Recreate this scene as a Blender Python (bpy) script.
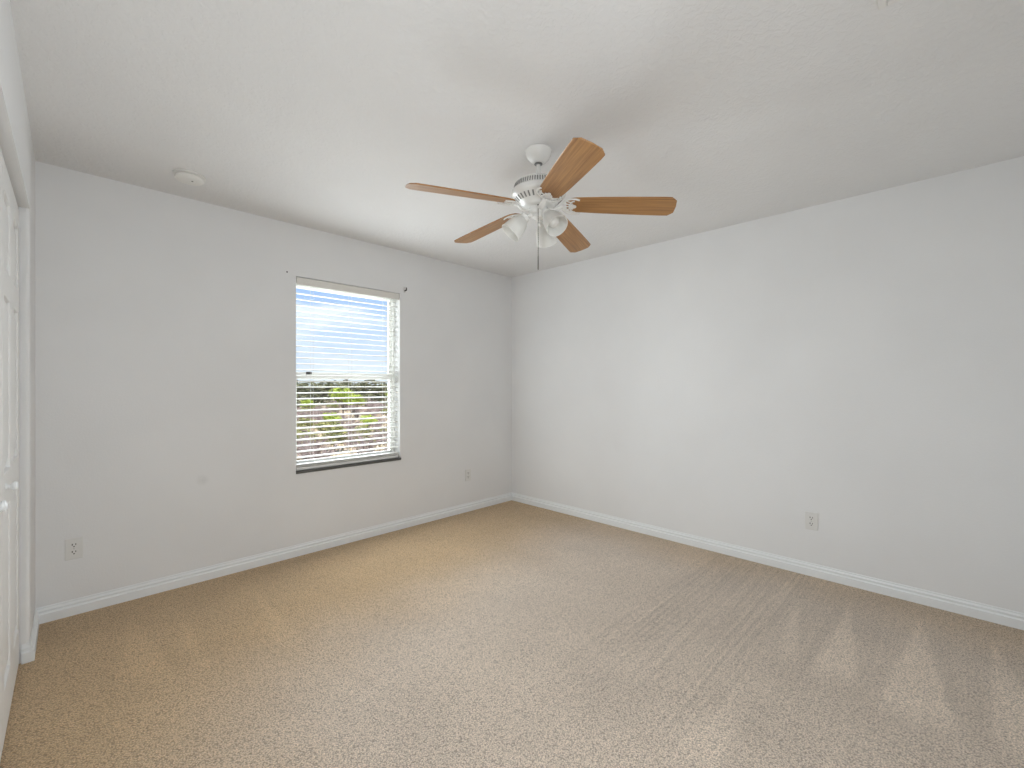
import bpy, bmesh, math, random
from mathutils import Vector, Matrix, noise

for _o in list(bpy.data.objects):
    bpy.data.objects.remove(_o, do_unlink=True)
scene = bpy.context.scene
COL = scene.collection
PI = math.pi

# ------------------------------------------------------------------ room numbers (metres)
XR = 3.49          # right wall
YW = 3.435         # window wall (inner face)
YB = -0.50         # rear wall behind the camera
H = 2.44           # ceiling
EYE = 1.26
YAW = math.radians(44.5)

# ------------------------------------------------------------------ camera
cam = bpy.data.cameras.new('camera')
cam.sensor_width = 36.0
cam.lens = 36.0 * 446.0 / 1024.0
cam.shift_y = 1.0 / 1024.0
cam.clip_start = 0.01
cam.clip_end = 600
cam_o = bpy.data.objects.new('camera', cam)
COL.objects.link(cam_o)
cam_o.location = (0, 0, EYE)
cam_o.rotation_euler = (PI / 2, 0, YAW - PI / 2)
scene.camera = cam_o

# ------------------------------------------------------------------ world, sun, lights, exposure
scene.view_settings.view_transform = 'Standard'
scene.view_settings.look = 'None'
scene.view_settings.exposure = 0.05
scene.view_settings.gamma = 1.0
scene.view_settings.use_curve_mapping = False
scene.cycles.max_bounces = 14
scene.cycles.diffuse_bounces = 8
scene.cycles.transparent_max_bounces = 16
scene.cycles.caustics_reflective = False
scene.cycles.caustics_refractive = False
scene.cycles.sample_clamp_indirect = 6.0

world = bpy.data.worlds.new('sky')
scene.world = world
world.use_nodes = True
wn, wl = world.node_tree.nodes, world.node_tree.links
wn.clear()
w_out = wn.new('ShaderNodeOutputWorld')
w_bg = wn.new('ShaderNodeBackground')
w_tc = wn.new('ShaderNodeTexCoord')
w_sep = wn.new('ShaderNodeSeparateXYZ')
w_ramp = wn.new('ShaderNodeValToRGB')
w_ramp.color_ramp.elements[0].position = 0.0
w_ramp.color_ramp.elements[0].color = (0.80, 0.88, 0.98, 1)
w_ramp.color_ramp.elements[1].position = 0.30
w_ramp.color_ramp.elements[1].color = (0.17, 0.42, 0.92, 1)
w_map = wn.new('ShaderNodeMapping')
w_map.inputs['Scale'].default_value = (2.2, 2.2, 9.0)
w_noise = wn.new('ShaderNodeTexNoise')
w_noise.inputs['Scale'].default_value = 2.3
w_noise.inputs['Detail'].default_value = 5.0
w_cr = wn.new('ShaderNodeValToRGB')
w_cr.color_ramp.elements[0].position = 0.46
w_cr.color_ramp.elements[1].position = 0.66
w_mix = wn.new('ShaderNodeMixRGB')
w_mix.inputs['Color2'].default_value = (0.86, 0.92, 1.0, 1)
wl.new(w_tc.outputs['Generated'], w_sep.inputs[0])
wl.new(w_sep.outputs['Z'], w_ramp.inputs['Fac'])
wl.new(w_tc.outputs['Generated'], w_map.inputs['Vector'])
wl.new(w_map.outputs[0], w_noise.inputs['Vector'])
wl.new(w_noise.outputs['Fac'], w_cr.inputs['Fac'])
wl.new(w_cr.outputs['Color'], w_mix.inputs['Fac'])
wl.new(w_ramp.outputs['Color'], w_mix.inputs['Color1'])
wl.new(w_mix.outputs['Color'], w_bg.inputs['Color'])
w_bg.inputs['Strength'].default_value = 1.05
wl.new(w_bg.outputs[0], w_out.inputs[0])


def light(name, kind, loc, rot, energy, color=(1, 1, 1), size=None, size_y=None):
    d = bpy.data.lights.new(name, kind)
    d.energy = energy
    d.color = color
    if kind == 'AREA':
        d.shape = 'RECTANGLE'
        d.size = size
        d.size_y = size_y or size
    if kind == 'SUN':
        d.angle = math.radians(0.6)
    o = bpy.data.objects.new(name, d)
    COL.objects.link(o)
    o.location = loc
    o.rotation_euler = rot
    return o


# sun stands behind the house, lights the scrub outside from the front
light('sun', 'SUN', (0, -10, 20), (math.radians(42), 0, math.radians(-28)), 8.0, (1.0, 0.95, 0.88))
# daylight arriving at the window: through the glass, and spread into the room by the open slats
light('window_daylight', 'AREA', (1.66, YW + 0.32, 1.36), (-PI / 2, 0, 0), 38.0, (0.94, 0.98, 1.0), 0.95, 1.5)
light('blind_daylight', 'AREA', (1.66, YW - 0.07, 1.18), (-PI / 2, 0, 0.11), 17.0, (0.905, 0.965, 1.0), 0.82, 1.05)
# unseen fill lamp added behind the camera to brighten the room
light('fill_light', 'AREA', (0.40, YB + 0.06, 1.0), (PI / 2 - 0.28, 0, -0.15), 32.0, (0.92, 0.965, 1.0), 0.8, 1.9)


# ------------------------------------------------------------------ materials
def new_mat(name):
    m = bpy.data.materials.new(name)
    m.use_nodes = True
    n = m.node_tree.nodes
    return m, n, m.node_tree.links, n['Principled BSDF']


def plain(name, col, rough=0.5, metal=0.0, spec=0.5):
    m, n, l, b = new_mat(name)
    b.inputs['Base Color'].default_value = (*col, 1)
    b.inputs['Roughness'].default_value = rough
    b.inputs['Metallic'].default_value = metal
    b.inputs['Specular IOR Level'].default_value = spec
    return m


def paint(name, col, scale, strength, dist, rough=0.75, spot=None, var=0.02):
    """painted drywall: faint mottling and a roller / knock-down bump"""
    m, n, l, b = new_mat(name)
    tc = n.new('ShaderNodeTexCoord')
    big = n.new('ShaderNodeTexNoise')
    big.inputs['Scale'].default_value = 1.7
    big.inputs['Detail'].default_value = 3
    l.new(tc.outputs['Object'], big.inputs['Vector'])
    ramp = n.new('ShaderNodeValToRGB')
    ramp.color_ramp.elements[0].position = 0.3
    ramp.color_ramp.elements[1].position = 0.7
    ramp.color_ramp.elements[0].color = (*[c * (1 - var) for c in col], 1)
    ramp.color_ramp.elements[1].color = (*[c * (1 + var) for c in col], 1)
    l.new(big.outputs['Fac'], ramp.inputs['Fac'])
    out = ramp.outputs['Color']
    if spot:
        (sx, sy, sz), r, amt = spot
        vm = n.new('ShaderNodeVectorMath')
        vm.operation = 'DISTANCE'
        vm.inputs[1].default_value = (sx, sy, sz)
        l.new(tc.outputs['Object'], vm.inputs[0])
        mr = n.new('ShaderNodeMapRange')
        mr.inputs['From Min'].default_value = 0.0
        mr.inputs['From Max'].default_value = r
        mr.inputs['To Min'].default_value = amt
        mr.inputs['To Max'].default_value = 0.0
        l.new(vm.outputs['Value'], mr.inputs['Value'])
        sn = n.new('ShaderNodeTexNoise')
        sn.inputs['Scale'].default_value = 45
        l.new(tc.outputs['Object'], sn.inputs['Vector'])
        mu = n.new('ShaderNodeMath')
        mu.operation = 'MULTIPLY'
        l.new(mr.outputs[0], mu.inputs[0])
        l.new(sn.outputs['Fac'], mu.inputs[1])
        mx = n.new('ShaderNodeMixRGB')
        mx.inputs['Color2'].default_value = (0.22, 0.21, 0.20, 1)
        l.new(mu.outputs[0], mx.inputs['Fac'])
        l.new(out, mx.inputs['Color1'])
        out = mx.outputs['Color']
    l.new(out, b.inputs['Base Color'])
    b.inputs['Roughness'].default_value = rough
    b.inputs['Specular IOR Level'].default_value = 0.3
    fine = n.new('ShaderNodeTexNoise')
    fine.inputs['Scale'].default_value = scale
    fine.inputs['Detail'].default_value = 2.5
    fine.inputs['Distortion'].default_value = 0.8
    l.new(tc.outputs['Object'], fine.inputs['Vector'])
    fr = n.new('ShaderNodeValToRGB')
    fr.color_ramp.elements[0].position = 0.42
    fr.color_ramp.elements[1].position = 0.6
    l.new(fine.outputs['Fac'], fr.inputs['Fac'])
    bump = n.new('ShaderNodeBump')
    bump.inputs['Strength'].default_value = strength
    bump.inputs['Distance'].default_value = dist
    l.new(fr.outputs['Color'], bump.inputs['Height'])
    l.new(bump.outputs[0], b.inputs['Normal'])
    return m


M = {}
M['wall'] = paint('wall_paint', (0.78, 0.785, 0.79), 120, 0.12, 0.002)
M['wall_win'] = paint('wall_paint_window', (0.78, 0.785, 0.79), 120, 0.12, 0.002, spot=((0.654, YW, 0.648), 0.04, 0.32))
M['ceiling'] = paint('ceiling_knockdown', (0.755, 0.755, 0.755), 42, 0.28, 0.004, rough=0.85)
M['trim'] = plain('white_trim_paint', (0.82, 0.845, 0.86), 0.35)
M['door'] = plain('white_door_paint', (0.80, 0.80, 0.79), 0.4)
M['vinyl'] = plain('white_vinyl', (0.82, 0.82, 0.80), 0.35)
M['blind'] = plain('white_blind_slat', (0.86, 0.86, 0.83), 0.45)
M['valance'] = plain('offwhite_valance', (0.74, 0.72, 0.68), 0.4)
M['cord'] = plain('white_cord', (0.75, 0.75, 0.72), 0.8)
M['sill'] = plain('dark_grey_sill', (0.09, 0.09, 0.085), 0.4)  # one even dark grey over the whole sill
M['fan_white'] = plain('fan_white_enamel', (0.80, 0.80, 0.78), 0.25)
M['fan_slot'] = plain('fan_vent_dark', (0.22, 0.22, 0.215), 0.7)
M['plastic'] = plain('white_plastic', (0.76, 0.75, 0.72), 0.4)
M['plate'] = plain('white_outlet_plastic', (0.73, 0.73, 0.715), 0.35)
M['slot'] = plain('dark_slot', (0.05, 0.05, 0.05), 0.6)
M['dark_metal'] = plain('dark_metal', (0.035, 0.033, 0.03), 0.45)
M['chain'] = plain('chain_metal', (0.28, 0.27, 0.25), 0.35, 0.9)
M['nickel'] = plain('screw_nickel', (0.55, 0.55, 0.53), 0.3, 0.9)
M['vent'] = plain('vent_white', (0.74, 0.73, 0.71), 0.45)


def make_shade_mat():
    m, n, l, b = new_mat('frosted_glass_shade')
    b.inputs['Base Color'].default_value = (0.86, 0.86, 0.84, 1)
    b.inputs['Roughness'].default_value = 0.3
    tr = n.new('ShaderNodeBsdfTranslucent')
    tr.inputs['Color'].default_value = (0.9, 0.9, 0.88, 1)
    mx = n.new('ShaderNodeMixShader')
    mx.inputs['Fac'].default_value = 0.35
    tc = n.new('ShaderNodeTexCoord')
    no = n.new('ShaderNodeTexNoise')
    no.inputs['Scale'].default_value = 14
    no.inputs['Distortion'].default_value = 1.5
    l.new(tc.outputs['Object'], no.inputs['Vector'])
    bp = n.new('ShaderNodeBump')
    bp.inputs['Strength'].default_value = 0.1
    bp.inputs['Distance'].default_value = 0.004
    l.new(no.outputs['Fac'], bp.inputs['Height'])
    l.new(bp.outputs[0], b.inputs['Normal'])
    l.new(b.outputs[0], mx.inputs[1])
    l.new(tr.outputs[0], mx.inputs[2])
    l.new(mx.outputs[0], n['Material Output'].inputs['Surface'])
    return m


M['shade'] = make_shade_mat()


def make_glass():
    m = bpy.data.materials.new('window_glass')
    m.use_nodes = True
    n, l = m.node_tree.nodes, m.node_tree.links
    n.clear()
    o = n.new('ShaderNodeOutputMaterial')
    t = n.new('ShaderNodeBsdfTransparent')
    t.inputs['Color'].default_value = (0.97, 0.985, 0.98, 1)
    g = n.new('ShaderNodeBsdfGlossy')
    g.inputs['Roughness'].default_value = 0.01
    fr = n.new('ShaderNodeFresnel')
    fr.inputs['IOR'].default_value = 1.3
    mx = n.new('ShaderNodeMixShader')
    l.new(fr.outputs[0], mx.inputs['Fac'])
    l.new(t.outputs[0], mx.inputs[1])
    l.new(g.outputs[0], mx.inputs[2])
    l.new(mx.outputs[0], o.inputs['Surface'])
    return m


M['glass'] = make_glass()


def make_oak():
    m, n, l, b = new_mat('oak_blade')
    tc = n.new('ShaderNodeTexCoord')
    mp = n.new('ShaderNodeMapping')
    mp.inputs['Scale'].default_value = (1.4, 44, 10)
    l.new(tc.outputs['Object'], mp.inputs['Vector'])
    no = n.new('ShaderNodeTexNoise')
    no.inputs['Scale'].default_value = 3.0
    no.inputs['Detail'].default_value = 6
    no.inputs['Distortion'].default_value = 0.6
    l.new(mp.outputs[0], no.inputs['Vector'])
    rp = n.new('ShaderNodeValToRGB')
    e = rp.color_ramp.elements
    e[0].position = 0.32
    e[0].color = (0.27, 0.118, 0.032, 1)
    e[1].position = 0.68
    e[1].color = (0.45, 0.235, 0.075, 1)
    l.new(no.outputs['Fac'], rp.inputs['Fac'])
    l.new(rp.outputs['Color'], b.inputs['Base Color'])
    b.inputs['Roughness'].default_value = 0.42
    b.inputs['Coat Weight'].default_value = 0.35
    b.inputs['Coat Roughness'].default_value = 0.3
    bp = n.new('ShaderNodeBump')
    bp.inputs['Strength'].default_value = 0.08
    bp.inputs['Distance'].default_value = 0.002
    l.new(no.outputs['Fac'], bp.inputs['Height'])
    l.new(bp.outputs[0], b.inputs['Normal'])
    return m


M['oak'] = make_oak()


def make_carpet():
    m, n, l, b = new_mat('beige_carpet')
    tc = n.new('ShaderNodeTexCoord')
    # tufts
    vo = n.new('ShaderNodeTexVoronoi')
    vo.inputs['Scale'].default_value = 185
    l.new(tc.outputs['Object'], vo.inputs['Vector'])
    f1 = n.new('ShaderNodeTexNoise')
    f1.inputs['Scale'].default_value = 200
    f1.inputs['Detail'].default_value = 2.5
    f1.inputs['Roughness'].default_value = 0.75
    l.new(tc.outputs['Object'], f1.inputs['Vector'])
    def tint(c0, c1):
        r = n.new('ShaderNodeValToRGB')
        r.color_ramp.elements[0].position = 0.34
        r.color_ramp.elements[1].position = 0.66
        r.color_ramp.elements[0].color = (*c0, 1)
        r.color_ramp.elements[1].color = (*c1, 1)
        l.new(f1.outputs['Fac'], r.inputs['Fac'])
        return r.outputs['Color']
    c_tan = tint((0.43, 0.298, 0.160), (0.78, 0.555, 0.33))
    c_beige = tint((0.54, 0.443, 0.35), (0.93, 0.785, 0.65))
    at0 = n.new('ShaderNodeAttribute')
    at0.attribute_name = 'lay_and_tone'
    sp0 = n.new('ShaderNodeSeparateColor')
    l.new(at0.outputs['Color'], sp0.inputs[0])
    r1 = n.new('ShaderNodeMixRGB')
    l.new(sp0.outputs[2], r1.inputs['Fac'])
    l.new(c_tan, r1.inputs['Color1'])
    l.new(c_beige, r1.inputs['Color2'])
    # darker pits between tufts
    pit = n.new('ShaderNodeMapRange')
    pit.inputs['From Min'].default_value = 0.25
    pit.inputs['From Max'].default_value = 0.85
    pit.inputs['To Min'].default_value = 1.16
    pit.inputs['To Max'].default_value = 0.54
    l.new(vo.outputs['Distance'], pit.inputs['Value'])
    # pile lay left by the vacuum cleaner, with added floor tones
    at = n.new('ShaderNodeAttribute')
    at.attribute_name = 'lay_and_tone'
    sp = n.new('ShaderNodeSeparateColor')
    l.new(at.outputs['Color'], sp.inputs[0])
    # brush streaks along the vacuum direction
    mp = n.new('ShaderNodeMapping')
    mp.inputs['Rotation'].default_value = (0, 0, math.radians(-4))
    mp.inputs['Scale'].default_value = (0.9, 55, 1)
    l.new(tc.outputs['Object'], mp.inputs['Vector'])
    st = n.new('ShaderNodeTexNoise')
    st.inputs['Scale'].default_value = 1.0
    st.inputs['Detail'].default_value = 3
    l.new(mp.outputs[0], st.inputs['Vector'])
    smr = n.new('ShaderNodeMapRange')
    smr.inputs['From Min'].default_value = 0.3
    smr.inputs['From Max'].default_value = 0.7
    smr.inputs['To Min'].default_value = -0.10
    smr.inputs['To Max'].default_value = 0.10
    l.new(st.outputs['Fac'], smr.inputs['Value'])
    smu = n.new('ShaderNodeMath')
    smu.operation = 'MULTIPLY'
    l.new(smr.outputs[0], smu.inputs[0])
    l.new(sp.outputs[1], smu.inputs[1])
    big = n.new('ShaderNodeTexNoise')
    big.inputs['Scale'].default_value = 2.6
    big.inputs['Detail'].default_value = 4
    l.new(tc.outputs['Object'], big.inputs['Vector'])
    bmr = n.new('ShaderNodeMapRange')
    bmr.inputs['From Min'].default_value = 0.3
    bmr.inputs['From Max'].default_value = 0.7
    bmr.inputs['To Min'].default_value = -0.05
    bmr.inputs['To Max'].default_value = 0.05
    l.new(big.outputs['Fac'], bmr.inputs['Value'])
    lay = n.new('ShaderNodeMapRange')
    lay.inputs['To Min'].default_value = 0.72
    lay.inputs['To Max'].default_value = 1.28
    l.new(sp.outputs[0], lay.inputs['Value'])
    a1 = n.new('ShaderNodeMath')
    a1.operation = 'ADD'
    l.new(lay.outputs[0], a1.inputs[0])
    l.new(smu.outputs[0], a1.inputs[1])
    a2 = n.new('ShaderNodeMath')
    a2.operation = 'ADD'
    l.new(a1.outputs[0], a2.inputs[0])
    l.new(bmr.outputs[0], a2.inputs[1])
    m1 = n.new('ShaderNodeMath')
    m1.operation = 'MULTIPLY'
    l.new(a2.outputs[0], m1.inputs[0])
    l.new(pit.outputs[0], m1.inputs[1])
    vs = n.new('ShaderNodeVectorMath')
    vs.operation = 'SCALE'
    l.new(r1.outputs['Color'], vs.inputs[0])
    l.new(m1.outputs[0], vs.inputs['Scale'])
    l.new(vs.outputs[0], b.inputs['Base Color'])
    b.inputs['Roughness'].default_value = 0.95
    b.inputs['Specular IOR Level'].default_value = 0.1
    b.inputs['Sheen Weight'].default_value = 0.25
    b.inputs['Sheen Roughness'].default_value = 0.5
    bp = n.new('ShaderNodeBump')
    bp.inputs['Strength'].default_value = 0.6
    bp.inputs['Distance'].default_value = 0.006
    bp.invert = True
    l.new(vo.outputs['Distance'], bp.inputs['Height'])
    bp2 = n.new('ShaderNodeBump')
    bp2.inputs['Strength'].default_value = 0.5
    bp2.inputs['Distance'].default_value = 0.008
    l.new(f1.outputs['Fac'], bp2.inputs['Height'])
    l.new(bp.outputs[0], bp2.inputs['Normal'])
    l.new(bp2.outputs[0], b.inputs['Normal'])
    return m


M['carpet'] = make_carpet()


def leafy(name, c1, c2, scale=1.2):
    m, n, l, b = new_mat(name)
    tc = n.new('ShaderNodeTexCoord')
    no = n.new('ShaderNodeTexNoise')
    no.inputs['Scale'].default_value = scale
    no.inputs['Detail'].default_value = 5
    l.new(tc.outputs['Object'], no.inputs['Vector'])
    rp = n.new('ShaderNodeValToRGB')
    rp.color_ramp.elements[0].position = 0.35
    rp.color_ramp.elements[1].position = 0.65
    rp.color_ramp.elements[0].color = (*c1, 1)
    rp.color_ramp.elements[1].color = (*c2, 1)
    l.new(no.outputs['Fac'], rp.inputs['Fac'])
    l.new(rp.outputs['Color'], b.inputs['Base Color'])
    b.inputs['Roughness'].default_value = 0.8
    b.inputs['Specular IOR Level'].default_value = 0.15
    return m


M['bark'] = leafy('grey_bark', (0.16, 0.12, 0.10), (0.30, 0.25, 0.21), 3)
M['leaf_dark'] = leafy('dark_foliage', (0.09, 0.10, 0.06), (0.22, 0.22, 0.13))
M['leaf_lime'] = leafy('lime_foliage', (0.26, 0.36, 0.04), (0.50, 0.56, 0.12))
M['leaf_olive'] = leafy('olive_foliage', (0.20, 0.21, 0.07), (0.40, 0.38, 0.16))
M['twig'] = leafy('dry_twigs', (0.17, 0.125, 0.11), (0.46, 0.38, 0.36))
M['straw'] = leafy('straw_grass', (0.42, 0.34, 0.22), (0.70, 0.60, 0.44), 0.4)
M['earth'] = leafy('sandy_scrub_ground', (0.24, 0.18, 0.13), (0.52, 0.42, 0.33), 0.35)


# ------------------------------------------------------------------ mesh helpers
def obj(name, bm, mat=None, parent=None, smooth=False, bevel=0.0, seg=2):
    me = bpy.data.meshes.new(name)
    bmesh.ops.recalc_face_normals(bm, faces=bm.faces[:])
    bm.to_mesh(me)
    bm.free()
    if mat is not None:
        me.materials.append(mat)
    o = bpy.data.objects.new(name, me)
    COL.objects.link(o)
    if parent is not None:
        o.parent = parent
    if smooth:
        for p in me.polygons:
            p.use_smooth = True
        sm = 0.7
        for e in me.edges:
            e.use_edge_sharp = False
        try:
            me.set_sharp_from_angle(angle=sm)
        except Exception:
            pass
    if bevel > 0:
        b = o.modifiers.new('bevel', 'BEVEL')
        b.width = bevel
        b.segments = seg
        b.limit_method = 'ANGLE'
        b.angle_limit = math.radians(40)
    return o


def thing(name, label, cat, loc=(0, 0, 0), rotz=0.0, group=None):
    o = bpy.data.objects.new(name, None)
    o.empty_display_size = 0.05
    COL.objects.link(o)
    o.location = loc
    o.rotation_euler = (0, 0, rotz)
    o['label'] = label
    o['category'] = cat
    if group:
        o['group'] = group
    return o


def tag(o, label, cat, group=None, kind=None):
    o['label'] = label
    o['category'] = cat
    if group:
        o['group'] = group
    if kind:
        o['kind'] = kind
    return o


def struct(o, label=None):
    o['kind'] = 'structure'
    if label:
        o['label'] = label
    return o


def box(bm, x0, x1, y0, y1, z0, z1, mat=None):
    vs = [bm.verts.new(v) for v in ((x0, y0, z0), (x1, y0, z0), (x1, y1, z0), (x0, y1, z0),
                                    (x0, y0, z1), (x1, y0, z1), (x1, y1, z1), (x0, y1, z1))]
    for f in ((0, 1, 2, 3), (4, 5, 6, 7), (0, 1, 5, 4), (1, 2, 6, 5), (2, 3, 7, 6), (3, 0, 4, 7)):
        bm.faces.new([vs[i] for i in f])
    if mat is not None:
        for v in vs:
            v.co = mat @ v.co
    return vs


def lathe(bm, prof, n=32, mat=None, closed=False):
    """profile [(r, z)] spun about z"""
    rings = []
    for r, z in prof:
        if r < 1e-6:
            rings.append([bm.verts.new((0, 0, z))])
        else:
            rings.append([bm.verts.new((r * math.cos(2 * PI * k / n), r * math.sin(2 * PI * k / n), z)) for k in range(n)])
    pairs = list(zip(rings[:-1], rings[1:]))
    if closed:
        pairs.append((rings[-1], rings[0]))
    for a, b in pairs:
        for k in range(n):
            k2 = (k + 1) % n
            if len(a) == 1 and len(b) == 1:
                continue
            if len(a) == 1:
                bm.faces.new((a[0], b[k], b[k2]))
            elif len(b) == 1:
                bm.faces.new((a[k], a[k2], b[0]))
            else:
                bm.faces.new((a[k], a[k2], b[k2], b[k]))
    if mat is not None:
        for ring in rings:
            for v in ring:
                v.co = mat @ v.co


def tube(bm, pts, rad, n=8, flat=1.0, up=Vector((0, 0, 1))):
    """swept tube; flat scales the section along `up`"""
    pts = [Vector(p) for p in pts]
    rads = rad if isinstance(rad, (list, tuple)) else [rad] * len(pts)
    rings = []
    for i, p in enumerate(pts):
        a = pts[max(0, i - 1)]
        b = pts[min(len(pts) - 1, i + 1)]
        t = (b - a).normalized()
        u = up
        if abs(t.dot(u)) > 0.95:
            u = Vector((1, 0, 0))
        s = t.cross(u).normalized()
        w = s.cross(t).normalized()
        r = rads[i]
        rings.append([bm.verts.new(p + s * (r * math.cos(2 * PI * k / n)) + w * (r * flat * math.sin(2 * PI * k / n))) for k in range(n)])
    for a, b in zip(rings[:-1], rings[1:]):
        for k in range(n):
            k2 = (k + 1) % n
            bm.faces.new((a[k], a[k2], b[k2], b[k]))
    bm.faces.new(rings[0][::-1])
    bm.faces.new(rings[-1])


def prism(bm, outline, z0, z1, mat=None):
    """outline [(x, y)] extruded from z0 to z1"""
    lo = [bm.verts.new((x, y, z0)) for x, y in outline]
    hi = [bm.verts.new((x, y, z1)) for x, y in outline]
    bm.faces.new(lo[::-1])
    bm.faces.new(hi)
    n = len(outline)
    for i in range(n):
        j = (i + 1) % n
        bm.faces.new((lo[i], lo[j], hi[j], hi[i]))
    if mat is not None:
        for v in lo + hi:
            v.co = mat @ v.co


def sweep_profile(bm, prof, p0, p1, inward):
    """baseboard: profile [(n, z)] (n = distance out of the wall) from p0 to p1 on the floor plan"""
    p0, p1, nv = Vector((*p0, 0)), Vector((*p1, 0)), Vector((*inward, 0))
    a = [bm.verts.new(p0 + nv * q + Vector((0, 0, z))) for q, z in prof]
    b = [bm.verts.new(p1 + nv * q + Vector((0, 0, z))) for q, z in prof]
    n = len(prof)
    for i in range(n):
        j = (i + 1) % n
        bm.faces.new((a[i], a[j], b[j], b[i]))
    bm.faces.new(a[::-1])
    bm.faces.new(b)


# closet wall frame: t runs from the far corner towards the camera, n points into the room
CO = Vector((-0.084, YW, 0))
CA = math.radians(0.83)
CT = Vector((-math.sin(CA), -math.cos(CA), 0))
CN = Vector((math.cos(CA), -math.sin(CA), 0))
CMAT = Matrix(((CT.x, CN.x, 0, CO.x), (CT.y, CN.y, 0, CO.y), (0, 0, 1, 0), (0, 0, 0, 1)))

# ------------------------------------------------------------------ floor
TRACKS = [  # wedges of pile brushed the other way by the vacuum cleaner (room metres), strength
    ([(3.17, 0.65), (2.32, 0.59), (2.33, 0.49)], 0.26),
    ([(3.21, 0.41), (2.26, 0.45), (2.35, 0.27)], 0.34),
    ([(3.31, 0.12), (2.22, 0.22), (2.25, -0.03)], 0.36),
    ([(3.29, -0.14), (2.28, -0.10), (2.30, -0.30)], 0.30),
    ([(2.05, 0.62), (1.45, 0.70), (1.45, 0.52)], 0.18),
    ([(0.28, 3.22), (0.16, 2.45), (0.36, 2.36)], 0.20),
    ([(0.47, 3.18), (0.40, 2.31), (0.50, 2.30)], 0.15),
    ([(0.85, 3.17), (0.72, 2.25), (0.86, 2.25)], 0.14),
    ([(1.35, 3.15), (1.22, 2.45), (1.36, 2.40)], 0.05),
]


def wedge(x, y, tri):
    """0..1 inside a triangle, soft at its edges; the base fades out"""
    d = []
    for i in range(3):
        ax, ay = tri[i]
        bx, by = tri[(i + 1) % 3]
        cx, cy = tri[(i + 2) % 3]
        ex, ey = bx - ax, by - ay
        L = math.hypot(ex, ey)
        sgn = 1 if ex * (cy - ay) - ey * (cx - ax) > 0 else -1
        d.append(sgn * (ex * (y - ay) - ey * (x - ax)) / L)
    soft = (0.022, 0.16, 0.022)
    m = 1.0
    for q, w in zip(d, soft):
        m *= min(1.0, max(0.0, q / w + 0.25))
    return m


def smooth(a, b, x):
    t = min(1.0, max(0.0, (x - a) / (b - a)))
    return t * t * (3 - 2 * t)


bm = bmesh.new()
fx0, fx1, fy0, fy1, st_ = -0.28, XR + 0.05, YB - 0.05, YW + 0.05, 0.02
nx, ny = int((fx1 - fx0) / st_), int((fy1 - fy0) / st_)
lay_tone_layer = bm.loops.layers.float_color.new('lay_and_tone')
grid = [[bm.verts.new((fx0 + i * st_, fy0 + j * st_, 0)) for j in range(ny + 1)] for i in range(nx + 1)]
bm.verts.index_update()
vals = {}
for col_ in grid:
    for v in col_:
        x, y = v.co.x, v.co.y
        p = 0.45 + 0.10 * noise.noise((x * 1.3, y * 1.3, 0.3)) + 0.05 * noise.noise((x * 4, y * 3, 4.1))
        for tri, amp in TRACKS:
            p += amp * wedge(x, y, tri)
        # dark streaked band brushed to the right wall; colour darkened further against lamp light
        band = smooth(0.8, 1.7, x) * smooth(1.35, 1.15, y)
        p -= 0.15 * band
        streak = 0.15 + 0.85 * smooth(1.2, 2.0, x) * smooth(1.4, 1.15, y) * smooth(0.35, 0.75, y) + 0.25 * band
        # slightly lighter towards the middle of the floor
        p += 0.05 * smooth(1.8, 0.2, math.hypot(x - 1.9, y - 1.6))
        # tan towards the window, closet and right walls, pale beige elsewhere
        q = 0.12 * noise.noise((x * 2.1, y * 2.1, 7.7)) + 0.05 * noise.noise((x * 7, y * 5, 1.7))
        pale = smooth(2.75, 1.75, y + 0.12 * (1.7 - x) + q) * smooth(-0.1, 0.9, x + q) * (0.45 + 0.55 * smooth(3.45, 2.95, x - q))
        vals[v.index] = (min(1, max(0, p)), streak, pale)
for i in range(nx):
    for j in range(ny):
        f = bm.faces.new((grid[i][j], grid[i + 1][j], grid[i + 1][j + 1], grid[i][j + 1]))
        for lp in f.loops:
            lp[lay_tone_layer] = (*vals[lp.vert.index], 1)
fo = struct(obj('floor', bm, M['carpet']), 'beige carpet with vacuum tracks')

# ------------------------------------------------------------------ room shell
bm = bmesh.new()
box(bm, -0.6, XR + 0.25, YB - 0.2, YW + 0.25, H, H + 0.2)
struct(obj('ceiling', bm, M['ceiling']))

bm = bmesh.new()
box(bm, XR, XR + 0.2, YB - 0.2, YW + 0.2, -0.05, H + 0.1)
struct(obj('wall_right', bm, M['wall']))

bm = bmesh.new()
box(bm, -0.6, XR + 0.2, YB - 0.2, YB, -0.05, H + 0.1)
struct(obj('wall_rear', bm, M['wall']))

# window wall with its opening
WX0, WX1, WZ0, WZ1 = 1.227, 2.097, 0.605, 2.062
WT = 0.205
bm = bmesh.new()
box(bm, -0.6, WX0, YW, YW + WT, -0.05, H + 0.1)
box(bm, WX1, XR + 0.1, YW, YW + WT, -0.05, H + 0.1)
box(bm, WX0, WX1, YW, YW + WT, -0.05, WZ0)
box(bm, WX0, WX1, YW, YW + WT, WZ1, H + 0.1)
bmesh.ops.remove_doubles(bm, verts=bm.verts[:], dist=1e-5)
struct(obj('wall_left', bm, M['wall_win']))

# closet wall: stub, header, the run past the closet and the back of the shallow closet recess
T0, T1, ZH = 0.435, 1.865, 2.065
RW = 0.115


def cbox(bm, t0, t1, n0, n1, z0, z1):
    box(bm, t0, t1, n0, n1, z0, z1, CMAT)


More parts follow.
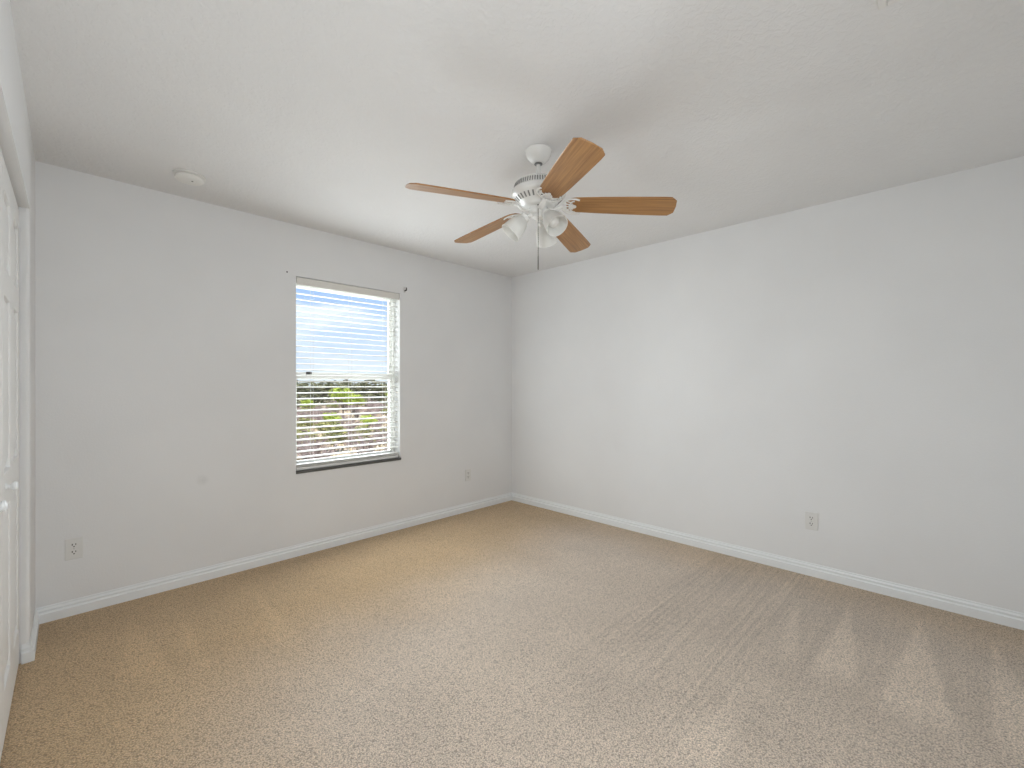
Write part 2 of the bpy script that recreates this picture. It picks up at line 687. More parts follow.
bm = bmesh.new()
prism(bm, [(0 - 0.02, 0), (T0 - 0.012, 0), (T0 - 0.004, -0.004), (T0, -0.012), (T0, -RW), (-0.02, -RW)], -0.05, H + 0.1, CMAT)
prism(bm, [(T1, -RW), (T1, -0.012), (T1 + 0.004, -0.004), (T1 + 0.012, 0), (4.2, 0), (4.2, -RW)], -0.05, H + 0.1, CMAT)
cbox(bm, T0, T1, -RW, 0, ZH, H + 0.1)
cbox(bm, -0.02, 4.2, -0.45, -RW, -0.05, H + 0.1)
struct(obj('wall_front', bm, M['wall']))

# baseboards
BB = [(0, 0), (0.015, 0), (0.015, 0.046), (0.009, 0.052), (0.0085, 0.058), (0.011, 0.061), (0.0105, 0.066), (0.005, 0.073), (0.004, 0.083), (0, 0.083)]
bm = bmesh.new()
sweep_profile(bm, BB, (-0.09, YW), (XR, YW), (0, -1))
struct(obj('baseboard_left', bm, M['trim']))
bm = bmesh.new()
sweep_profile(bm, BB, (XR, YW), (XR, YB), (-1, 0))
struct(obj('baseboard_right', bm, M['trim']))


def c2(t, n):
    v = CMAT @ Vector((t, n, 0))
    return (v.x, v.y)


bm = bmesh.new()
sweep_profile(bm, BB, c2(0.0, 0), c2(T0 + 0.013, 0), (CN.x, CN.y))
sweep_profile(bm, BB, c2(T0, -0.026), c2(T0, 0.004), (CT.x, CT.y))
sweep_profile(bm, BB, c2(T1 - 0.013, 0), c2(3.9, 0), (CN.x, CN.y))
struct(obj('baseboard_front', bm, M['trim']))

# ------------------------------------------------------------------ closet doors
DN = -0.032            # face of the doors, set back from the wall face
LEAF_W, LEAF_T = 0.346, 0.034
DZ0, DZ1 = 0.016, 2.046


def leaf_bm(w):
    """moulded bifold leaf: stiles, rails and three raised panels (origin at its bottom far edge)"""
    bm = bmesh.new()
    s = 0.062
    rails = [(0, 0.17), (0.80, 0.93), (1.56, 1.66), (1.93, DZ1 - DZ0)]
    box(bm, 0, s, -LEAF_T, 0, 0, DZ1 - DZ0)
    box(bm, w - s, w, -LEAF_T, 0, 0, DZ1 - DZ0)
    for a, b in rails:
        box(bm, s, w - s, -LEAF_T, 0, a, b)
    for (a0, a), (b, b1) in zip(rails[:-1], rails[1:]):
        box(bm, s, w - s, -LEAF_T + 0.004, -0.011, a, b)
        # raised field with sloping margins
        m1, m2 = 0.016, 0.045
        lo = [(s + m1, a + m1), (w - s - m1, a + m1), (w - s - m1, b - m1), (s + m1, b - m1)]
        hi = [(s + m2, a + m2), (w - s - m2, a + m2), (w - s - m2, b - m2), (s + m2, b - m2)]
        vl = [bm.verts.new((x, -0.011, z)) for x, z in lo]
        vh = [bm.verts.new((x, -0.003, z)) for x, z in hi]
        bm.faces.new(vh)
        for i in range(4):
            j = (i + 1) % 4
            bm.faces.new((vl[i], vl[j], vh[j], vh[i]))
    return bm


def knob(parent, t, z):
    bm = bmesh.new()
    lathe(bm, [(0, 0), (0.013, 0), (0.012, 0.003), (0.0075, 0.005), (0.0065, 0.010), (0.012, 0.014), (0.0165, 0.020), (0.016, 0.026), (0.010, 0.030), (0, 0.031)], 24,
          Matrix.Translation((t, 0, z)) @ Matrix.Rotation(-PI / 2, 4, 'X'))
    return obj('knob', bm, M['trim'], parent, smooth=True)


gap = 0.004
t = T0 + 0.012
k = 0
for n_ in (1, 2):
    d = bpy.data.objects.new('door_%d' % n_, None)
    COL.objects.link(d)
    d.empty_display_size = 0.05
    d.matrix_world = CMAT @ Matrix.Translation((t, DN, DZ0))
    struct(d, 'white panelled bifold closet doors, pair beside the window wall' if n_ == 1 else 'white panelled bifold closet doors, pair farther from the window wall')
    for j in range(2):
        o = obj('door_leaf', leaf_bm(LEAF_W), M['door'], d, bevel=0.003)
        o.location = (j * (LEAF_W + gap), 0, 0)
        if (n_, j) == (1, 1):
            knob(o, LEAF_W - 0.105, 0.882)
        if (n_, j) == (2, 0):
            knob(o, LEAF_W - 0.08, 0.882)
    t += 2 * (LEAF_W + gap) + (0.004 if n_ == 1 else 0)

# ------------------------------------------------------------------ window
win = bpy.data.objects.new('window_1', None)
COL.objects.link(win)
win.location = (WX0, YW, WZ0)
struct(win, 'single hung white vinyl window behind the blind')
WW, WH = WX1 - WX0, WZ1 - WZ0
FD0, FD1 = 0.088, 0.150          # frame depth range behind the wall face
bm = bmesh.new()
fw = 0.018
box(bm, 0, fw, FD0, FD1, 0.02, WH)
box(bm, WW - fw, WW, FD0, FD1, 0.02, WH)
box(bm, fw, WW - fw, FD0, FD1, WH - fw, WH)
box(bm, fw, WW - fw, FD0, FD1, 0.02, 0.02 + fw)
obj('window_frame', bm, M['vinyl'], win, bevel=0.003)
MR = 0.727


def sash(name, z0, z1, d0, d1, bottom, top):
    bm = bmesh.new()
    s = 0.022
    x0, x1 = fw, WW - fw
    box(bm, x0, x0 + s, d0, d1, z0, z1)
    box(bm, x1 - s, x1, d0, d1, z0, z1)
    box(bm, x0 + s, x1 - s, d0, d1, z0, z0 + bottom)
    box(bm, x0 + s, x1 - s, d0, d1, z1 - top, z1)
    o = obj(name, bm, M['vinyl'], win, bevel=0.002)
    bm = bmesh.new()
    m = (d0 + d1) / 2
    box(bm, x0 + s - 0.004, x1 - s + 0.004, m - 0.002, m + 0.002, z0 + bottom - 0.004, z1 - top + 0.004)
    g = obj('glass_pane', bm, M['glass'], o)
    return o


sash('upper_sash', MR - 0.02, WH - fw, 0.122, 0.142, 0.036, 0.03)
lower = sash('lower_sash', 0.02 + fw, MR + 0.026, 0.096, 0.118, 0.04, 0.052)
bm = bmesh.new()
box(bm, 0.108, 0.148, 0.086, 0.100, MR + 0.010, MR + 0.030)
box(bm, 0.118, 0.138, 0.080, 0.088, MR + 0.014, MR + 0.022)
lt = obj('sash_lock', bm, M['dark_metal'], lower, bevel=0.003)
lt['label'] = 'dark sash lock'
bm = bmesh.new()
box(bm, 0.0, WW + 0.008, -0.010, 0.0, 0, 0.020)
box(bm, 0, WW, 0.0, FD1, 0, 0.020)
bmesh.ops.remove_doubles(bm, verts=bm.verts[:], dist=1e-5)
s_ = obj('window_sill', bm, M['sill'], win, bevel=0.003)
s_['label'] = 'dark grey sill'

# ------------------------------------------------------------------ blind
bl = thing('window_blind', 'white horizontal slat blind lowered over the window, slats open', 'blind', (WX0, YW, WZ0 + 0.02))
bx0, bx1 = 0.006, WW - 0.006
ztop = WZ1 - WZ0 - 0.02
bm = bmesh.new()
prism(bm, [(0.000, ztop - 0.056), (0.004, ztop - 0.058), (0.010, ztop - 0.052), (0.010, ztop - 0.010), (0.016, ztop - 0.003), (0.004, ztop - 0.003), (0.000, ztop - 0.010)], bx0, bx1,
      Matrix(((0, 0, 1, 0), (1, 0, 0, 0), (0, 1, 0, 0), (0, 0, 0, 1))))
obj('valance', bm, M['valance'], bl)
bm = bmesh.new()
box(bm, bx0 + 0.004, bx1 - 0.004, 0.014, 0.066, ztop - 0.040, ztop - 0.003)
obj('headrail', bm, M['blind'], bl, bevel=0.002)
# slats
bm = bmesh.new()
pitch = 0.0438
tilt = math.radians(4)
z = ztop - 0.075
sl = []
while z > 0.066:
    sl.append(z)
    z -= pitch
for z in sl:
    pts = []
    for i in range(7):
        q = -1 + 2 * i / 6
        y = 0.025 * q
        zz = 0.0036 * (1 - q * q)
        yy = y * math.cos(tilt) - zz * math.sin(tilt)
        z2 = y * math.sin(tilt) + zz * math.cos(tilt)
        pts.append((0.040 + yy, z + z2))
    out = [(a, b + 0.0021) for a, b in pts] + [(a, b - 0.0021) for a, b in reversed(pts)]
    prism(bm, out, bx0 + 0.003, bx1 - 0.003, Matrix(((0, 0, 1, 0), (1, 0, 0, 0), (0, 1, 0, 0), (0, 0, 0, 1))))
obj('slats', bm, M['blind'], bl)
bm = bmesh.new()
for i, zz in enumerate((0.020, 0.027, 0.034, 0.041)):
    box(bm, bx0 + 0.003, bx1 - 0.003, 0.014, 0.066, zz, zz + 0.003)
obj('stacked_slats', bm, M['blind'], bl)
bm = bmesh.new()
box(bm, bx0 + 0.003, bx1 - 0.003, 0.014, 0.066, 0.001, 0.018)
obj('bottom_rail', bm, M['blind'], bl, bevel=0.004)
for xx in (0.13, WW / 2, WW - 0.13):
    bm = bmesh.new()
    for yy in (0.0125, 0.0675):
        tube(bm, [(xx, yy, 0.018), (xx, yy, ztop - 0.044)], 0.0009, 6)
    obj('ladder_cord', bm, M['cord'], bl)

# ------------------------------------------------------------------ small wall hardware
br = thing('curtain_rod_bracket', 'small dark curtain rod bracket on the wall right of the blind top', 'bracket', (2.137, YW, 2.098))
bm = bmesh.new()
box(bm, -0.006, 0.014, -0.003, 0, -0.026, 0.024)
obj('back_plate', bm, M['plate'], br, bevel=0.001)
bm = bmesh.new()
tube(bm, [(0.004, -0.002, -0.008), (0.004, -0.020, -0.010), (0.003, -0.034, -0.008), (0.001, -0.040, 0.002), (0.000, -0.040, 0.014)], [0.004, 0.004, 0.0045, 0.005, 0.005], 10)
tube(bm, [(0.004, -0.004, -0.008), (0.012, -0.012, 0.000), (0.014, -0.020, 0.008)], 0.0025, 8)
hk = obj('hook', bm, M['dark_metal'], br, smooth=True)
for zz in (-0.019, 0.018):
    bm = bmesh.new()
    lathe(bm, [(0, 0.003), (0.003, 0.003), (0.004, 0.001), (0.004, 0)], 12, Matrix.Translation((0.006, -0.003, zz)) @ Matrix.Rotation(PI / 2, 4, 'X'))
    obj('screw', bm, M['nickel'], br)

bm = bmesh.new()
lathe(bm, [(0, 0.004), (0.004, 0.0035), (0.0055, 0.001), (0.0055, 0)], 12, Matrix.Rotation(PI / 2, 4, 'X'))
sc_ = obj('wall_screw', bm, M['dark_metal'], None)
sc_.location = (1.165, YW, 2.081)
tag(sc_, 'tiny dark screw left in the wall by the upper left corner of the window', 'screw')


def outlet_proto(name, label):
    r = thing(name, label, 'outlet', group='wall outlets')
    bm = bmesh.new()
    box(bm, -0.036, 0.036, -0.0055, 0, -0.058, 0.058)
    obj('cover_plate', bm, M['plate'], r, bevel=0.003)
    for zz in (-0.0195, 0.0195):
        bm = bmesh.new()
        prof = []
        for k in range(24):
            a = 2 * PI * k / 24
            x = 0.0172 * math.cos(a)
            z = max(-0.0135, min(0.0135, 0.0172 * math.sin(a)))
            prof.append((x, z))
        prism(bm, prof, 0.0055, 0.0075, Matrix(((1, 0, 0, 0), (0, 0, -1, 0), (0, 1, 0, zz), (0, 0, 0, 1))))
        rc = obj('receptacle', bm, M['plate'], r)
        for (sx, sz, w, h) in ((-0.0068, 0.004, 0.0021, 0.0048), (0.0068, 0.004, 0.0018, 0.0042)):
            bm = bmesh.new()
            box(bm, sx - w, sx + w, -0.0079, -0.0070, zz + sz - h, zz + sz + h)
            obj('slot', bm, M['slot'], rc)
        bm = bmesh.new()
        lathe(bm, [(0, 0.0079), (0.0034, 0.0079), (0.0034, 0.007), (0, 0.007)], 12, Matrix.Translation((0, 0, zz - 0.0075)) @ Matrix.Rotation(PI / 2, 4, 'X'))
        obj('slot', bm, M['slot'], rc)
    bm = bmesh.new()
    lathe(bm, [(0, 0.0066), (0.0025, 0.0064), (0.0034, 0.0055), (0, 0.0055)], 12, Matrix.Rotation(PI / 2, 4, 'X'))
    obj('screw', bm, M['nickel'], r)
    return r


def dup(root, loc, rotz, label):
    r = root.copy()
    COL.objects.link(r)
    r.location = loc
    r.rotation_euler = (0, 0, rotz)
    r['label'] = label
    for ch in root.children:
        c = ch.copy()
        COL.objects.link(c)
        c.parent = r
        for g in ch.children:
            d_ = g.copy()
            COL.objects.link(d_)
            d_.parent = c
    return r


o1 = outlet_proto('wall_outlet', 'white wall outlet low on the wall between closet and window')
o1.location = (0.061, YW, 0.362)
dup(o1, (2.868, YW, 0.362), 0, 'white wall outlet low on the window wall, near the far corner')
dup(o1, (XR, 0.654, 0.362), -PI / 2, 'white wall outlet on the blank wall right of the fan')

# ------------------------------------------------------------------ ceiling fittings
sd = thing('smoke_detector', 'round white smoke detector on the ceiling near the closet', 'smoke detector', (0.518, 3.055, H))
bm = bmesh.new()
lathe(bm, [(0, 0), (0.076, 0), (0.076, -0.008), (0.073, -0.010), (0, -0.010)], 40)
obj('base_plate', bm, M['plastic'], sd, smooth=True)
bm = bmesh.new()
lathe(bm, [(0.066, -0.0105), (0.070, -0.014), (0.069, -0.024), (0.063, -0.031), (0.050, -0.035), (0.030, -0.0365), (0, -0.037)], 40)
obj('cover', bm, M['plastic'], sd, smooth=True)
bm = bmesh.new()
for k in range(20):
    a = 2 * PI * k / 20
    m_ = Matrix.Rotation(a, 4, 'Z')
    box(bm, 0.0685, 0.0712, -0.006, 0.006, -0.021, -0.017, m_)
obj('vent_slots', bm, M['vent'], sd)
bm = bmesh.new()
lathe(bm, [(0, -0.039), (0.004, -0.0385), (0.005, -0.036), (0.005, -0.030)], 12, Matrix.Translation((0.010, -0.020, 0)))
ld = obj('indicator', bm, M['slot'], sd)
ld['label'] = 'dark indicator light'

vt = thing('ceiling_vent', 'white air vent in the ceiling, just its corner in view', 'vent', (1.595, 0.03, H))
bm = bmesh.new()
hx, hy, ft = 0.20, 0.13, 0.022
for (a, b, c, d_) in ((-hx, hx, hy - ft, hy), (-hx, hx, -hy, -hy + ft), (-hx, -hx + ft, -hy + ft, hy - ft), (hx - ft, hx, -hy + ft, hy - ft)):
    box(bm, a, b, c, d_, -0.012, 0)
obj('frame', bm, M['vent'], vt, bevel=0.003)
bm = bmesh.new()
for k in range(12):
    y = -hy + ft + 0.010 + k * 0.0178
    m_ = Matrix.Translation((0, y, -0.006)) @ Matrix.Rotation(math.radians(40), 4, 'X')
    box(bm, -hx + ft, hx - ft, -0.008, 0.008, -0.0006, 0.0006, m_)
obj('louvers', bm, M['vent'], vt)

# ------------------------------------------------------------------ ceiling fan
FX, FY = 1.698, 1.482
fan = thing('ceiling_fan', 'white five blade ceiling fan with oak blades and three glass lamp shades', 'ceiling fan', (FX, FY, H))
Z = lambda z: z - H
bm = bmesh.new()
lathe(bm, [(0, 0), (0.067, 0), (0.069, -0.004), (0.066, -0.010), (0.063, -0.022), (0.054, -0.040), (0.040, -0.055), (0.030, -0.062), (0.022, -0.064), (0, -0.064)], 40)
obj('canopy', bm, M['fan_white'], fan, smooth=True)
bm = bmesh.new()
lathe(bm, [(0.0, -0.060), (0.019, -0.062), (0.021, -0.067), (0.017, -0.071), (0.0, -0.071)], 24)
cb = obj('collar', bm, M['fan_slot'], fan, smooth=True)
cb['label'] = 'dark hanger collar'
bm = bmesh.new()
lathe(bm, [(0, -0.069), (0.0105, -0.069), (0.0105, -0.152), (0, -0.152)], 20)
obj('downrod', bm, M['fan_white'], fan, smooth=True)
# motor housing with its two bands of vents
bm = bmesh.new()
lathe(bm, [(0, -0.142), (0.020, -0.142), (0.026, -0.148), (0.060, -0.152), (0.095, -0.159), (0.112, -0.166), (0.119, -0.173), (0.128, -0.203),
           (0.135, -0.208), (0.137, -0.218), (0.136, -0.228), (0.130, -0.236), (0.122, -0.240), (0.096, -0.266), (0.088, -0.270), (0.083, -0.280), (0.070, -0.288), (0, -0.288)], 56)
mh = obj('motor_housing', bm, M['fan_white'], fan, smooth=True)
bm = bmesh.new()
for k in range(64):
    a = 2 * PI * k / 64
    m_ = Matrix.Rotation(a, 4, 'Z') @ Matrix.Translation((0.1235, 0, -0.188)) @ Matrix.Rotation(math.radians(-16.7), 4, 'Y')
    box(bm, -0.001, 0.0012, -0.0026, 0.0026, -0.0125, 0.0125, m_)
vs_ = obj('upper_vents', bm, M['fan_slot'], mh)
vs_['label'] = 'dark slots around the top of the motor'
bm = bmesh.new()
for k in range(32):
    a = 2 * PI * (k + 0.5) / 32
    m_ = Matrix.Rotation(a, 4, 'Z') @ Matrix.Translation((0.1092, 0, -0.2528)) @ Matrix.Rotation(math.radians(45), 4, 'Y')
    box(bm, -0.001, 0.0012, -0.0038, 0.0038, -0.0135, 0.0135, m_)
vs_ = obj('lower_vents', bm, M['fan_slot'], mh)
vs_['label'] = 'dark slots around the bottom of the motor'

BLADES = [(160.2, 2.155, 2.136, 13), (87.2, 2.155, 2.130, 10), (16.4, 2.162, 2.115, 13), (-55.0, 2.152, 2.113, 14.5), (-122.0, 2.152, 2.128, 19)]
R0, R1 = 0.185, 0.66
bl_mesh = arm_mesh = None
for ang, ZR, ztip, pitch_ in BLADES:
    sl_ = math.atan2(ztip - ZR, R1 - 0.2)
    base = Matrix.Rotation(math.radians(ang), 4, 'Z')
    mw = base @ Matrix.Translation((0.2, 0, Z(ZR))) @ Matrix.Rotation(-sl_, 4, 'Y') @ Matrix.Rotation(math.radians(-pitch_), 4, 'X') @ Matrix.Translation((-0.2, 0, 0))
    # decorative blade iron
    if arm_mesh is None:
        bm = bmesh.new()
        up = Vector((0, 0, 1))
        zz = -0.008
        D = -0.04
        tube(bm, [(0.060, 0, -0.030), (0.080, 0, -0.032), (0.098, 0, -0.026), (0.110, 0, -0.014), (0.122, 0, zz)], [0.017, 0.016, 0.014, 0.013, 0.012], 12, 0.45)
        oc = []
        for k in range(17):
            a = PI / 2 + PI * k / 16
            oc.append((0.212 + D + 0.054 * math.cos(a), 0.058 * math.sin(a), zz))
        oc = [(0.246 + D, 0.050, zz), (0.230 + D, 0.057, zz)] + oc + [(0.230 + D, -0.057, zz), (0.246 + D, -0.050, zz)]
        tube(bm, oc, 0.0055, 10, 0.6)
        ic = []
        for k in range(13):
            a = PI / 2 + PI * k / 12
            ic.append((0.222 + D + 0.026 * math.cos(a), 0.042 * math.sin(a), zz))
        tube(bm, ic, 0.0036, 8, 0.7)
        for q in (-50, -25, 0, 25, 50):
            a = math.radians(180 + q)
            tube(bm, [(0.212 + D + 0.054 * math.cos(a), 0.058 * math.sin(a), zz), (0.222 + D + 0.024 * math.cos(a), 0.040 * math.sin(a), zz)], 0.0034, 8, 0.7)
        prism(bm, [(0.192 + D, -0.012), (0.210 + D, -0.020), (0.216 + D, -0.010), (0.226 + D, -0.007), (0.230 + D, 0), (0.226 + D, 0.007), (0.216 + D, 0.010), (0.210 + D, 0.020), (0.192 + D, 0.012)], zz - 0.003, zz + 0.005)
        a_o = obj('blade_arm', bm, M['fan_white'], fan, smooth=True)
        arm_mesh = a_o.data
    else:
        a_o = bpy.data.objects.new('blade_arm', arm_mesh)
        COL.objects.link(a_o)
        a_o.parent = fan
    a_o.matrix_local = mw
    if bl_mesh is None:
        bm = bmesh.new()
        out = [(0.140, -0.024), (0.150, -0.038), (0.166, -0.049), (0.190, -0.055), (0.30, -0.061), (0.45, -0.066), (0.60, -0.069), (0.635, -0.068), (0.660, -0.044), (0.664, 0), (0.660, 0.044), (0.635, 0.068), (0.60, 0.069), (0.45, 0.066), (0.30, 0.061), (0.190, 0.055), (0.166, 0.049), (0.150, 0.038), (0.140, 0.024)]
        prism(bm, out, 0.0, 0.0065)
        b_o = obj('blade', bm, M['oak'], fan, bevel=0.002)
        bl_mesh = b_o.data
    else:
        b_o = bpy.data.objects.new('blade', bl_mesh)
        COL.objects.link(b_o)
        b_o.parent = fan
        bv = b_o.modifiers.new('bevel', 'BEVEL')
        bv.width = 0.002
        bv.segments = 2
        bv.limit_method = 'ANGLE'
    b_o.matrix_local = mw

bm = bmesh.new()
lathe(bm, [(0, -0.284), (0.044, -0.284), (0.047, -0.290), (0.047, -0.312), (0.043, -0.320), (0.036, -0.324), (0, -0.324)], 36)
obj('switch_housing', bm, M['fan_white'], fan, smooth=True)
bm = bmesh.new()
lathe(bm, [(0, -0.320), (0.032, -0.320), (0.034, -0.326), (0.032, -0.338), (0.022, -0.346), (0.008, -0.350), (0.006, -0.356), (0, -0.357)], 32)
obj('light_fitter', bm, M['fan_white'], fan, smooth=True)
for ang in (142.0, 260.0, 23.0):
    base = Matrix.Rotation(math.radians(ang), 4, 'Z')
    bm = bmesh.new()
    tube(bm, [(0.026, 0, -0.330), (0.042, 0, -0.326), (0.056, 0, -0.327), (0.066, 0, -0.333)], 0.008, 12)
    sk = Matrix.Translation((0.062, 0, -0.331)) @ Matrix.Rotation(PI - math.radians(42), 4, 'Y')
    lathe(bm, [(0, -0.002), (0.018, -0.002), (0.025, 0.004), (0.026, 0.020), (0.024, 0.022), (0.0, 0.022)], 28, sk)
    o = obj('lamp_arm', bm, M['fan_white'], fan, smooth=True)
    o.matrix_local = base
    bm = bmesh.new()
    outer = [(0.0235, 0.020), (0.030, 0.026), (0.039, 0.040), (0.046, 0.060), (0.050, 0.085), (0.053, 0.108), (0.056, 0.122)]
    inner = [(r - 0.003, z + (0.002 if i == 0 else 0)) for i, (r, z) in enumerate(outer)][::-1]
    lathe(bm, outer + inner, 40, sk, closed=True)
    s = obj('lamp_shade', bm, M['shade'], fan, smooth=True)
    s.matrix_local = base
    bm = bmesh.new()
    lathe(bm, [(0.0, 0.022), (0.013, 0.022), (0.014, 0.040), (0.022, 0.056), (0.028, 0.072), (0.028, 0.084), (0.021, 0.097), (0.010, 0.103), (0, 0.104)], 24, sk)
    b_ = obj('bulb', bm, M['plastic'], s, smooth=True)

# pull chain in front of the switch housing
ca = math.radians(-140)
px_, py_ = 0.051 * math.cos(ca), 0.051 * math.sin(ca)
bm = bmesh.new()
tube(bm, [(px_ * 0.9, py_ * 0.9, -0.291), (px_ * 1.05, py_ * 1.05, -0.293), (px_ * 1.08, py_ * 1.08, -0.300)], 0.0045, 10)
tube(bm, [(px_ * 1.08, py_ * 1.08, -0.298), (px_ * 1.08, py_ * 1.08, -0.545)], 0.0017, 8)
for k in range(26):
    z = -0.305 - 0.0093 * k
    lathe(bm, [(0, 0.0026), (0.0022, 0.0014), (0.0026, 0), (0.0022, -0.0014), (0, -0.0026)], 8, Matrix.Translation((px_ * 1.08, py_ * 1.08, z)))
pc = obj('pull_chain', bm, M['chain'], fan, smooth=True)
pc['label'] = 'dark metal pull chain'
bm = bmesh.new()
lathe(bm, [(0, -0.540), (0.0028, -0.543), (0.0034, -0.556), (0.0038, -0.600), (0.0030, -0.612), (0, -0.614)], 14, Matrix.Translation((px_ * 1.08, py_ * 1.08, 0)))
obj('chain_pull', bm, M['chain'], pc, smooth=True)

# ------------------------------------------------------------------ outside
GZ = -3.0
bm = bmesh.new()
g0 = [[bm.verts.new((-60 + i * 3, YW + 1.5 + j * 3, GZ + 0.25 * noise.noise((i * 0.4, j * 0.4, 2.2)))) for j in range(60)] for i in range(70)]
for i in range(69):
    for j in range(59):
        bm.faces.new((g0[i][j], g0[i + 1][j], g0[i + 1][j + 1], g0[i][j + 1]))
gr = obj('ground', bm, M['earth'], smooth=True)
struct(gr)

# view wedge through the window, as directions in the room plan
CF = Vector((math.cos(YAW), math.sin(YAW)))
CRT = Vector((math.sin(YAW), -math.cos(YAW)))


def spot(s, d):
    """s = 0..1 across the window opening as seen from inside, d = metres out"""
    a = math.radians(70.4 - 13.0 * s)      # bearing of the sight line through the opening
    return d * math.cos(a) * 1.0, d * math.sin(a)


def leaf_cloud(bm, rng, c, rad, n, size, squash=0.8):
    for _ in range(n):
        while True:
            p = Vector((rng.uniform(-1, 1), rng.uniform(-1, 1), rng.uniform(-1, 1)))
            if 0.35 < p.length < 1.0:
                break
        p = Vector((p.x * rad, p.y * rad, p.z * rad * squash)) + c
        q = Matrix.Rotation(rng.uniform(0, 2 * PI), 3, 'Z') @ Matrix.Rotation(rng.uniform(0, PI), 3, 'X')
        s = size * rng.uniform(0.6, 1.3)
        vs = [bm.verts.new(p + q @ Vector(v)) for v in ((-s, 0, 0), (0, -s * 0.45, 0.1 * s), (s, 0, 0), (0, s * 0.45, 0.1 * s))]
        bm.faces.new(vs)


def tree_meshes(seed, h, rad, leaf, n, size):
    rng = random.Random(seed)
    bm = bmesh.new()
    tube(bm, [(0, 0, -0.3), (0.05, 0.02, h * 0.3), (-0.04, 0.05, h * 0.62)], [h * 0.035, h * 0.028, h * 0.012], 8)
    tips = []
    for k in range(6):
        a = 2 * PI * k / 6 + rng.uniform(-0.4, 0.4)
        b = Vector((math.cos(a) * rad * 0.55, math.sin(a) * rad * 0.55, h * rng.uniform(0.5, 0.8)))
        tube(bm, [(0, 0, h * rng.uniform(0.2, 0.4)), b * 0.55 + Vector((0, 0, h * 0.15)), b], [h * 0.014, h * 0.010, h * 0.004], 6)
        tips.append(b)
    trunk = bm
    bm = bmesh.new()
    leaf_cloud(bm, rng, Vector((0, 0, h * 0.72)), rad * 0.75, n // 3, size)
    if leaf == 'd':
        leaf_cloud(bm, rng, Vector((0, 0, h * 0.30)), rad * 0.8, n // 2, size)
    for b in tips:
        leaf_cloud(bm, rng, b, rad * 0.5, n // 9, size)
    return trunk, bm


def twig_mesh(seed, h, n):
    rng = random.Random(seed)
    bm = bmesh.new()
    for _ in range(n):
        a = rng.uniform(0, 2 * PI)
        sp = rng.uniform(0.1, 0.75)
        top = Vector((math.cos(a) * sp * h, math.sin(a) * sp * h, h * rng.uniform(0.5, 1.0)))
        mid = top * 0.5 + Vector((rng.uniform(-.12, .12) * h, rng.uniform(-.12, .12) * h, 0.1 * h))
        tube(bm, [(0, 0, -0.1), mid, top], [0.035, 0.025, 0.010], 4)
        for _k in range(3):
            e = top + Vector((rng.uniform(-.3, .3), rng.uniform(-.3, .3), rng.uniform(-.05, .25))) * h
            tube(bm, [mid.lerp(top, rng.uniform(0.2, 0.9)), e], [0.018, 0.007], 4)
    return bm


def plant(name, label, cat, group, trunk_bm, leaf_bm_, leafmat, tname='trunk', lname='foliage'):
    r = thing(name, label, cat, group=group)
    obj(tname, trunk_bm, M['bark'], r)
    if leaf_bm_ is not None:
        obj(lname, leaf_bm_, leafmat, r)
    return r


rng = random.Random(11)


def scatter(proto, places, label):
    for i, (x, y, sc) in enumerate(places):
        o = proto if i == 0 else dup(proto, (0, 0, 0), 0, label)
        o.location = (x, y, GZ)
        o.rotation_euler = (0, 0, rng.uniform(0, 2 * PI))
        o.scale = (sc, sc, sc)


TAKEN = []


def free(x, y, r):
    return all(math.hypot(x - a, y - b) > r + c for a, b, c in TAKEN)


def at_spots(lst, r):
    out = []
    for s, d, sc in lst:
        x, y = spot(s, d)
        TAKEN.append((x, y, r * sc))
        out.append((x, y, sc))
    return out


def random_spots(n, d0, d1, r, lo, hi):
    out, tries = [], 0
    while len(out) < n and tries < 4000:
        tries += 1
        d = d0 + (d1 - d0) * rng.random() ** 1.1
        x, y = spot(rng.uniform(0.0, 1.0), d)
        sc = rng.uniform(lo, hi)
        if free(x, y, r * sc):
            TAKEN.append((x, y, r * sc))
            out.append((x, y, sc))
    return out


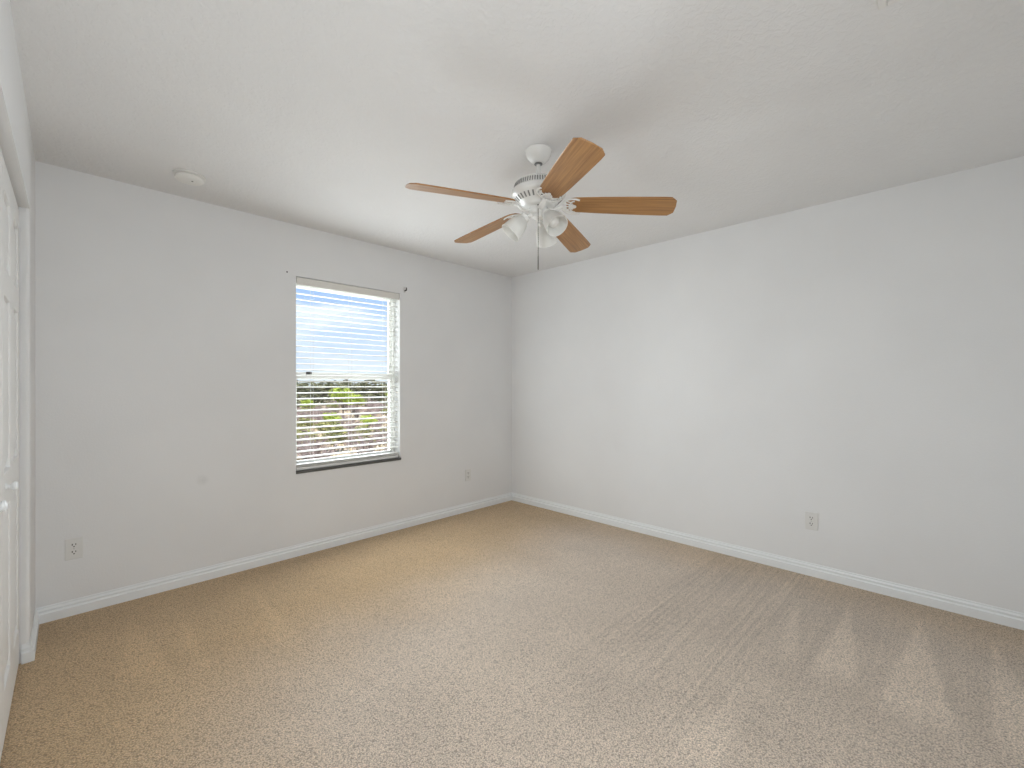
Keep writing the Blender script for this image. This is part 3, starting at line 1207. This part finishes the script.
L1 = 'dark grey green tree in the distant row along the horizon outside the window'
t_, l_ = tree_meshes(1, 5.2, 2.4, 'd', 900, 0.30)
tr = plant('horizon_tree', L1, 'tree', 'trees along the horizon', t_, l_, M['leaf_dark'])
scatter(tr, at_spots([(0.02 + 0.105 * k, (90, 97, 104)[k % 3] + rng.uniform(-1, 1), rng.uniform(0.85, 1.1)) for k in range(10)], 2.4), L1)

L2 = 'bright lime green small tree amid the scrub outside the window'
t_, l_ = tree_meshes(2, 3.6, 1.5, 'l', 900, 0.16)
tr = plant('lime_tree', L2, 'tree', 'lime green trees in the scrub', t_, l_, M['leaf_lime'])
scatter(tr, at_spots([(0.40, 58, 1.15), (0.52, 66, 0.85), (0.86, 70, 1.0), (0.10, 64, 0.7), (0.30, 42, 0.55), (0.62, 40, 0.5)], 1.5), L2)

L3 = 'low olive green shrub in the scrub outside the window'
t_, l_ = tree_meshes(3, 1.4, 0.8, 'o', 700, 0.11)
tr = plant('olive_shrub', L3, 'shrub', 'olive shrubs in the scrub', t_, l_, M['leaf_olive'], 'stem')
scatter(tr, random_spots(24, 25, 84, 0.8, 0.7, 1.2), L3)

L4 = 'bare grey brown shrub of dry twigs in the scrub outside the window'
r = thing('dry_shrub', L4, 'shrub', group='bare shrubs in the scrub')
obj('twigs', twig_mesh(4, 1.2, 40), M['twig'], r)
scatter(r, random_spots(60, 23, 86, 1.15, 0.8, 1.3), L4)

# straw grass that covers the field
bm = bmesh.new()
rng = random.Random(5)
for _ in range(9000):
    d = 20 + 75 * rng.random() ** 1.5
    x, y = spot(rng.uniform(-0.35, 1.35), d)
    s = rng.uniform(0.25, 0.6)
    a = rng.uniform(0, 2 * PI)
    w = Vector((math.cos(a), math.sin(a), 0)) * 0.10
    tip = Vector((rng.uniform(-.3, .3), rng.uniform(-.3, .3), s))
    b = Vector((x, y, GZ - 0.1))
    bm.faces.new([bm.verts.new(b - w), bm.verts.new(b + w), bm.verts.new(b + tip)])
go = obj('dry_grass', bm, M['straw'])
tag(go, 'straw coloured dry grass covering the field outside the window', 'grass', kind='stuff')
